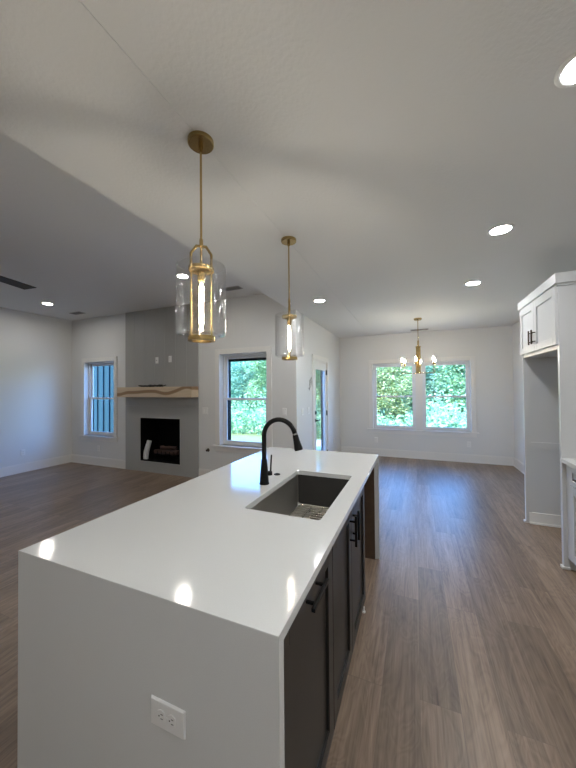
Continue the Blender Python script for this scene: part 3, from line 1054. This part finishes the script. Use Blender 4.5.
# ------------------------------------------------------------------ chandelier
cx, cy = 0.052, 5.79
ch = thing('chandelier', 'six light brass chandelier in front of the double dining window', 'chandelier', (cx, cy, 1.785))
bm = B(); lathe(bm, [(0.058, KC-0.028), (0.065, KC-0.02), (0.065, KC)], (cx, cy, 0), 32); obj('ceiling_canopy', bm, BRASS, ch)
bm = B(); tube(bm, [(cx, cy, KC-0.02), (cx, cy, 2.33)], 0.006, 10); tube(bm, [(cx, cy, 2.36), (cx, cy, 2.25)], 0.015, 12); obj('rod', bm, BRASS, ch)
bm = B(); lathe(bm, [(0.045, 2.245), (0.045, 2.258), (0.03, 2.262)], (cx, cy, 0), 24); obj('cap', bm, BRASS, ch)
for i in range(6):
    a = math.radians(60*i+20)
    bm = B(); tube(bm, [(cx+0.030*math.cos(a), cy+0.030*math.sin(a), 2.25), (cx+0.030*math.cos(a), cy+0.030*math.sin(a), 1.80)], 0.0095, 10)
    obj('column_rod', bm, BRASS, ch)
bm = B(); lathe(bm, [(0.042, 1.785), (0.042, 1.80), (0.03, 1.806)], (cx, cy, 0), 24); obj('base_plate', bm, BRASS, ch)
va = math.atan2(-cy, -cx)   # towards the viewer
for i in range(6):
    a = va + math.radians(-7+60*i)
    ux, uy = math.cos(a), math.sin(a)
    R = 0.285
    bm = B()
    tube(bm, [(cx+0.03*ux, cy+0.03*uy, 1.793), (cx+(R-0.008)*ux, cy+(R-0.008)*uy, 1.793), (cx+R*ux, cy+R*uy, 1.801), (cx+R*ux, cy+R*uy, 1.93)], 0.0045, 8)
    ar = obj('arm', bm, BRASS, ch)
    bm = B(); lathe(bm, [(0.010, 1.925), (0.014, 1.93), (0.0135, 1.985), (0.010, 1.988)], (cx+R*ux, cy+R*uy, 0), 14); obj('candle_sleeve', bm, BRASS, ar)
    bm = B(); lathe(bm, [(0.006, 1.986), (0.011, 2.004), (0.012, 2.016), (0.009, 2.036), (0.003, 2.054), (0.001, 2.058)], (cx+R*ux, cy+R*uy, 0), 14); obj('candle_bulb', bm, CANDLE, ar)

# ------------------------------------------------------------------ recessed lights
def downlight(label, x, y, z, r=0.088):
    d = thing('recessed_light', label, 'ceiling light', (x, y, z), 'recessed ceiling lights')
    bm = B()
    lathe(bm, [(r, 0), (r, -0.004), (r-0.006, -0.008), (r-0.018, -0.0085), (r-0.024, -0.005)], n=40, cap1=False, cap0=False)
    obj('trim_ring', bm, PLATE, d, local=True)
    bm = B()
    lathe(bm, [(r-0.022, -0.003), (r-0.022, -0.0055)], n=40)
    obj('diffuser', bm, LEDL if z > 3 else LEDM, d, local=True)
    return d
downlight('recessed light at the right edge of the picture, nearest the viewer', 0.60, 1.47, KC)
downlight('recessed light second in the right hand row, before the tall cabinet', 0.616, 2.774, KC)
downlight('recessed light third in the right hand row, beyond the tall cabinet front', 0.629, 4.08, KC)
downlight('recessed light in the lower ceiling just beyond the farther pendant', -1.196, 4.03, KC)
downlight('recessed light in the living room ceiling near the far left corner', -5.893, 3.313, LC)
for x, y, z, lab in ((-2.85, 3.23, LC, 'recessed living room light on the fireplace side, showing through the glass of the nearer pendant'),
                     (-5.893, -0.2, LC, 'recessed living room light at the viewer end, left wall side'),
                     (-3.20, -0.2, LC, 'recessed living room light at the viewer end, kitchen side'),
                     (0.60, 0.15, KC, 'recessed kitchen light overhead right behind the viewer'),
                     (0.60, -1.3, KC, 'recessed kitchen light farthest behind the viewer'),
                     (-1.0, -1.3, KC, 'recessed kitchen light behind the viewer on the living room side')):
    downlight(lab, x, y, z)

# ------------------------------------------------------------------ vents
def vent(label, x, y, z, L, W, along='X', m=VENTM):
    v = thing('ceiling_vent', label, 'vent', (x, y, z))
    def bx(bm, a, b, c, d_, e, f):
        if along == 'X': box(bm, a, b, c, d_, e, f)
        else: box(bm, c, d_, a, b, e, f)
    bm = B()
    t = 0.016
    bx(bm, -L/2, L/2, -W/2, -W/2+t, -0.006, 0)
    bx(bm, -L/2, L/2, W/2-t, W/2, -0.006, 0)
    bx(bm, -L/2, -L/2+t, -W/2+t, W/2-t, -0.006, 0)
    bx(bm, L/2-t, L/2, -W/2+t, W/2-t, -0.006, 0)
    obj('frame', bm, m, v, local=True)
    bm = B(); bx(bm, -L/2+t, L/2-t, -W/2+t, W/2-t, -0.0015, 0); obj('duct_opening', bm, VENTD, v, local=True)
    n = max(3, int((W-2*t)/0.02))
    for i in range(n):
        c = -W/2+t+(W-2*t)*(i+0.5)/n
        bm = B(); bx(bm, -L/2+t, L/2-t, c-0.003, c+0.002, -0.0055, -0.0015); obj('louver', bm, m, v, local=True)
vent('dark ceiling vent in the far left corner of the living room ceiling', -6.10, 3.96, LC, 0.30, 0.14)
vent('dark ceiling vent in the living room ceiling over the right hand window', -2.53, 3.93, LC, 0.30, 0.14)
vent('ceiling vent at the dining wall behind the chandelier', 0.09, 6.93, KC, 0.34, 0.14)

# ------------------------------------------------------------------ ceiling fan
hx, hy, hz = -4.19, 1.60, 2.80
fn = thing('ceiling_fan', 'dark ceiling fan in the living room, one blade tip at the left edge', 'ceiling fan', (hx, hy, hz-0.06))
bm = B(); lathe(bm, [(0.03, LC-0.07), (0.07, LC-0.04), (0.075, LC)], (hx, hy, 0), 28); obj('ceiling_canopy', bm, FANB, fn)
bm = B(); tube(bm, [(hx, hy, LC-0.06), (hx, hy, hz+0.06)], 0.013, 12); obj('downrod', bm, FANB, fn)
bm = B(); lathe(bm, [(0.05, hz-0.06), (0.09, hz-0.045), (0.10, hz), (0.09, hz+0.045), (0.04, hz+0.075)], (hx, hy, 0), 32); obj('motor_housing', bm, FANB, fn)
ba = math.atan2(2.26-hy, -4.35-hx)
for k in range(3):
    a = ba + k*2*PI/3
    u = Vector((math.cos(a), math.sin(a), 0))
    s = Vector((-u.y, u.x, -0.20)).normalized()
    c = Vector((hx, hy, hz))
    prof = [(0.10, 0.045), (0.2, 0.055), (0.4, 0.062), (0.62, 0.066), (0.675, 0.066)]
    bm = B()
    nn = s.cross(u).normalized()*0.004
    loops = []
    for i, (rr, hw) in enumerate(prof):
        sk_ = 0.02 if i == len(prof)-1 else 0
        p = c+u*rr
        loops.append([p-s*hw-nn+u*sk_, p+s*hw-nn-u*sk_, p+s*hw+nn-u*sk_, p-s*hw+nn+u*sk_])
    loft(bm, loops)
    obj('blade', bm, FANB, fn)

# ------------------------------------------------------------------ tall white refrigerator surround
FX = 1.14
py0, py1, qy0, qy1 = 3.310, 3.348, 4.268, 4.306
tc_ = thing('tall_cabinet', 'tall white refrigerator surround with two upper doors, empty below', 'cabinet', (FX, py0, 0))
XW = XR-0.001
obj('side_panel', bbox(FX, XW, py0, py1, 0, 2.42, 0.0015), CAB, tc_)
bm = B()
box(bm, FX, XW, qy0+0.012, qy1, 0, 2.42)
for x0, x1, z0, z1 in ((FX, FX+0.055, 0.012, 2.42), (FX+0.055, XW, 0.84, 0.915), (FX+0.055, XW, 1.55, 1.60)):
    box(bm, x0, x1, qy0, qy0+0.012, z0, z1)
obj('side_panel', bm, CAB, tc_)
bm = B()
box(bm, FX+0.03, XW, qy0-0.004, qy0+0.012, 0.0, 0.125)
box(bm, FX+0.03, XW, qy0-0.018, qy0-0.004, 0.0, 0.018)
obj('base_trim', bm, TRIM, tc_)
for (a, b) in ((py0-0.012, py1), (qy0, qy1+0.012)):
    obj('base_shoe', bbox(FX-0.014, FX+0.04, a, b, 0, 0.022, 0.003), TRIM, tc_)
obj('upper_box', bbox(FX+0.004, XW, py1, qy0, 1.868, 2.42, 0.001), CAB, tc_)
bm = B()
for z0, z1, xo in ((2.405, 2.425, FX-0.012), (2.425, 2.512, FX-0.026)):
    box(bm, xo, XW, py0-(FX-xo), qy1+(FX-xo), z0, z1)
obj('crown_moulding', bevel(bm, 0.002, 1), CAB, tc_)
ym = 3.842
for y0, y1, hy_ in ((py0+0.012, ym-0.002, ym-0.040), (ym+0.002, qy1-0.012, ym+0.040)):
    do = shaker(tc_, 'door', CAB, FX-0.020, FX, y0, y1, 1.905, 2.402, st=0.066)
    bar_handle(do, (FX-0.020, hy_, 2.045), 'Z', 0.145, out=(-1, 0, 0), m=BRONZE)

# base cabinets and worktop in front of it
bc = thing('base_cabinet', 'white base cabinet with a drawer over a door at the right edge', 'cabinet', (FX, 2.30, 0))
carcass(bc, FX+0.045, XW, 2.30, py0-0.002, 0, 0.90, CAB, front='-X', toe=0.10, toe_in=0.05)
bm = B()
box(bm, FX+0.028, FX+0.045, 3.235, py0-0.002, 0.10, 0.90)
obj('filler_strip', bm, CAB, bc)
for (y0, y1) in ((2.305, 2.762), (2.768, 3.228)):
    dr = shaker(bc, 'drawer', CAB, FX+0.020, FX+0.045, y0, y1, 0.735, 0.885, st=0.04)
    bar_handle(dr, (FX+0.020, (y0+y1)/2, 0.815), 'Y', 0.145, out=(-1, 0, 0), m=BRONZE)
    do = shaker(bc, 'door', CAB, FX+0.020, FX+0.045, y0, y1, 0.115, 0.725, st=0.06)
    bar_handle(do, (FX+0.020, y0+0.05 if y0 > 2.5 else y1-0.05, 0.62), 'Z', 0.145, out=(-1, 0, 0), m=BRONZE)
obj('shoe_moulding', bbox(FX+0.075, FX+0.0945, 2.30, py0-0.002, 0, 0.035, 0.003), TRIM, bc)
wt = obj('wall_countertop', bbox(FX-0.008, XW, 2.28, py0-0.001, 0.902, 0.934, 0.002), QUARTZ)
recenter(wt)
tag(wt, 'white quartz countertop against the tall white cabinet at the right edge', 'countertop')

# ------------------------------------------------------------------ outdoors
GZ = -0.35
g = struct('ground', bbox(-45, 30, YL+WT+0.02, 60, GZ-0.2, GZ, 0), GRASS, 'grassy ground outside the windows', 'ground')
st = struct('patio', bbox(-3.4, XD-WD-0.03, YL+WT+0.02, 9.2, GZ, -0.06, 0.01), CONC, 'pale concrete patio outside the glazed door', 'patio')
bm = B()
box(bm, -10.5, -6.35, 5.50, 5.58, GZ, 3.1)
for i in range(18):
    x = -10.4+0.22*i
    box(bm, x, x+0.115, 5.465, 5.50, GZ, 3.1)
struct('wall_exterior', bm, SIDING, 'white board and batten siding, blue light put into its colour, outside the left living room window', 'siding')

def crown_mesh(name, h, rx, n, m, seed, leaf=0.095, low=0.9):
    r = random.Random(seed)
    blobs = []
    for i in range(16):
        z = low + (h-low)*(i+0.5)/16
        k = math.sin(PI*min(1, 0.12+0.88*(1-(z-low)/(h-low))))**0.6
        a = r.uniform(0, 2*PI)
        rr = rx*0.55*k*r.uniform(0.3, 1)
        blobs.append((Vector((rr*math.cos(a), rr*math.sin(a), z)), rx*(0.34+0.36*k)*r.uniform(0.75, 1.1)))
    vs, fs = [], []
    for i in range(n):
        c, br = blobs[r.randrange(len(blobs))]
        dv = Vector((r.gauss(0, 1), r.gauss(0, 1), r.gauss(0, 1))).normalized()
        p = c + dv*br*(r.random()**0.4)
        t = Vector((r.gauss(0, 1), r.gauss(0, 1), r.gauss(0, 0.7))).normalized()
        b = t.orthogonal().normalized()
        b = (Matrix.Rotation(r.uniform(0, 6.28), 3, t) @ b)
        s = leaf*r.uniform(0.6, 1.3)
        k = len(vs)
        vs += [p-t*s, p+b*s*0.45, p+t*s, p-b*s*0.45]
        fs.append((k, k+1, k+2, k+3))
    me = bpy.data.meshes.new(name)
    me.from_pydata(vs, [], fs)
    me.materials.append(m)
    return me

crowns = [crown_mesh('crown', 6.2, 1.5, 9500, LEAVES[0], 1), crown_mesh('crown', 5.6, 1.6, 9500, LEAVES[1], 2), crown_mesh('crown', 5.0, 1.5, 8500, LEAVES[2], 3)]
protos = []
def trunk_bm(h, seed):
    r = random.Random(seed)
    bm = B()
    pts = [(0.08*math.sin(i*0.9+seed), 0.08*math.cos(i*0.7+seed), h*i/8) for i in range(9)]
    tube(bm, pts, [0.085*(1-0.085*i) for i in range(9)], 10)
    for k in range(7):
        z = h*(0.3+0.09*k)
        a = r.uniform(0, 6.28)
        L = r.uniform(0.6, 1.1)
        p0 = Vector((0.08*math.sin(z/h*8*0.9+seed), 0.08*math.cos(z/h*8*0.7+seed), z))
        tube(bm, [p0, p0+Vector((L*0.5*math.cos(a), L*0.5*math.sin(a), 0.35)), p0+Vector((L*math.cos(a), L*math.sin(a), 0.6))], [0.03, 0.02, 0.008], 6)
    return bm
for k, h in enumerate((5.6, 5.0, 4.5)):
    t = thing('woodland_tree', 'young leafy tree with a slim pale trunk in the woods beyond the windows', 'tree', (0, 0, GZ), 'young trees beyond the windows')
    obj('trunk', trunk_bm(h, k+5), BARK, t, local=True)
    o = bpy.data.objects.new('crown', crowns[k])
    COL.objects.link(o)
    o.parent = t
    protos.append(t)
rt = random.Random(21)
spots = []
for row, (y, n, xa, xb) in enumerate(((17.5, 11, -18, 4.4), (20.5, 12, -22, 5.2), (24.5, 12, -28, 7.2))):
    for i in range(n):
        spots.append((xa+(xb-xa)*(i+0.5)/n+rt.uniform(-0.5, 0.5), y+rt.uniform(-0.9, 0.9)))
used = [False]*3
for i, (x, y) in enumerate(spots):
    k = rt.choice((0, 0, 1, 1, 2))
    o = protos[k] if not used[k] else copy_tree(protos[k])
    used[k] = True
    o.location = (x, y, GZ)
    o.rotation_euler = (0, 0, rt.uniform(0, 6.28))
    s = rt.uniform(0.62, 0.80) + 0.012*(y-17.5)
    o.scale = (s*1.35, s*1.35, s)
for x, y in ((1.9, 18.4), (3.4, 19.6), (2.7, 22.6), (0.6, 22.3), (-4.6, 18.9)):
    o = copy_tree(protos[1 if x > 1 else 0])
    o.location = (x, y, GZ)
    o.rotation_euler = (0, 0, x*2)
    o.scale = (0.95, 0.95, 0.72)
# undergrowth at the wood's edge
r = random.Random(9)
vs, fs = [], []
for i in range(45000):
    x = r.uniform(-22, 6)
    y = 11.0+abs(r.gauss(0, 4.0))
    z = GZ + abs(r.gauss(0, 0.55))*(0.8+0.4*math.sin(x*1.7))
    p = Vector((x, y, z))
    t = Vector((r.gauss(0, 1), r.gauss(0, 1), r.gauss(0, 1))).normalized()
    b = t.orthogonal().normalized()
    s = 0.095*r.uniform(0.6, 1.3)
    k = len(vs)
    vs += [p-t*s, p+b*s*0.45, p+t*s, p-b*s*0.45]
    fs.append((k, k+1, k+2, k+3))
me = bpy.data.meshes.new('undergrowth')
me.from_pydata(vs, [], fs)
me.materials.append(LEAVES[0])
o = bpy.data.objects.new('undergrowth', me)
COL.objects.link(o)
tag(o, 'leafy undergrowth at the foot of the woods outside', 'undergrowth', kind='stuff')
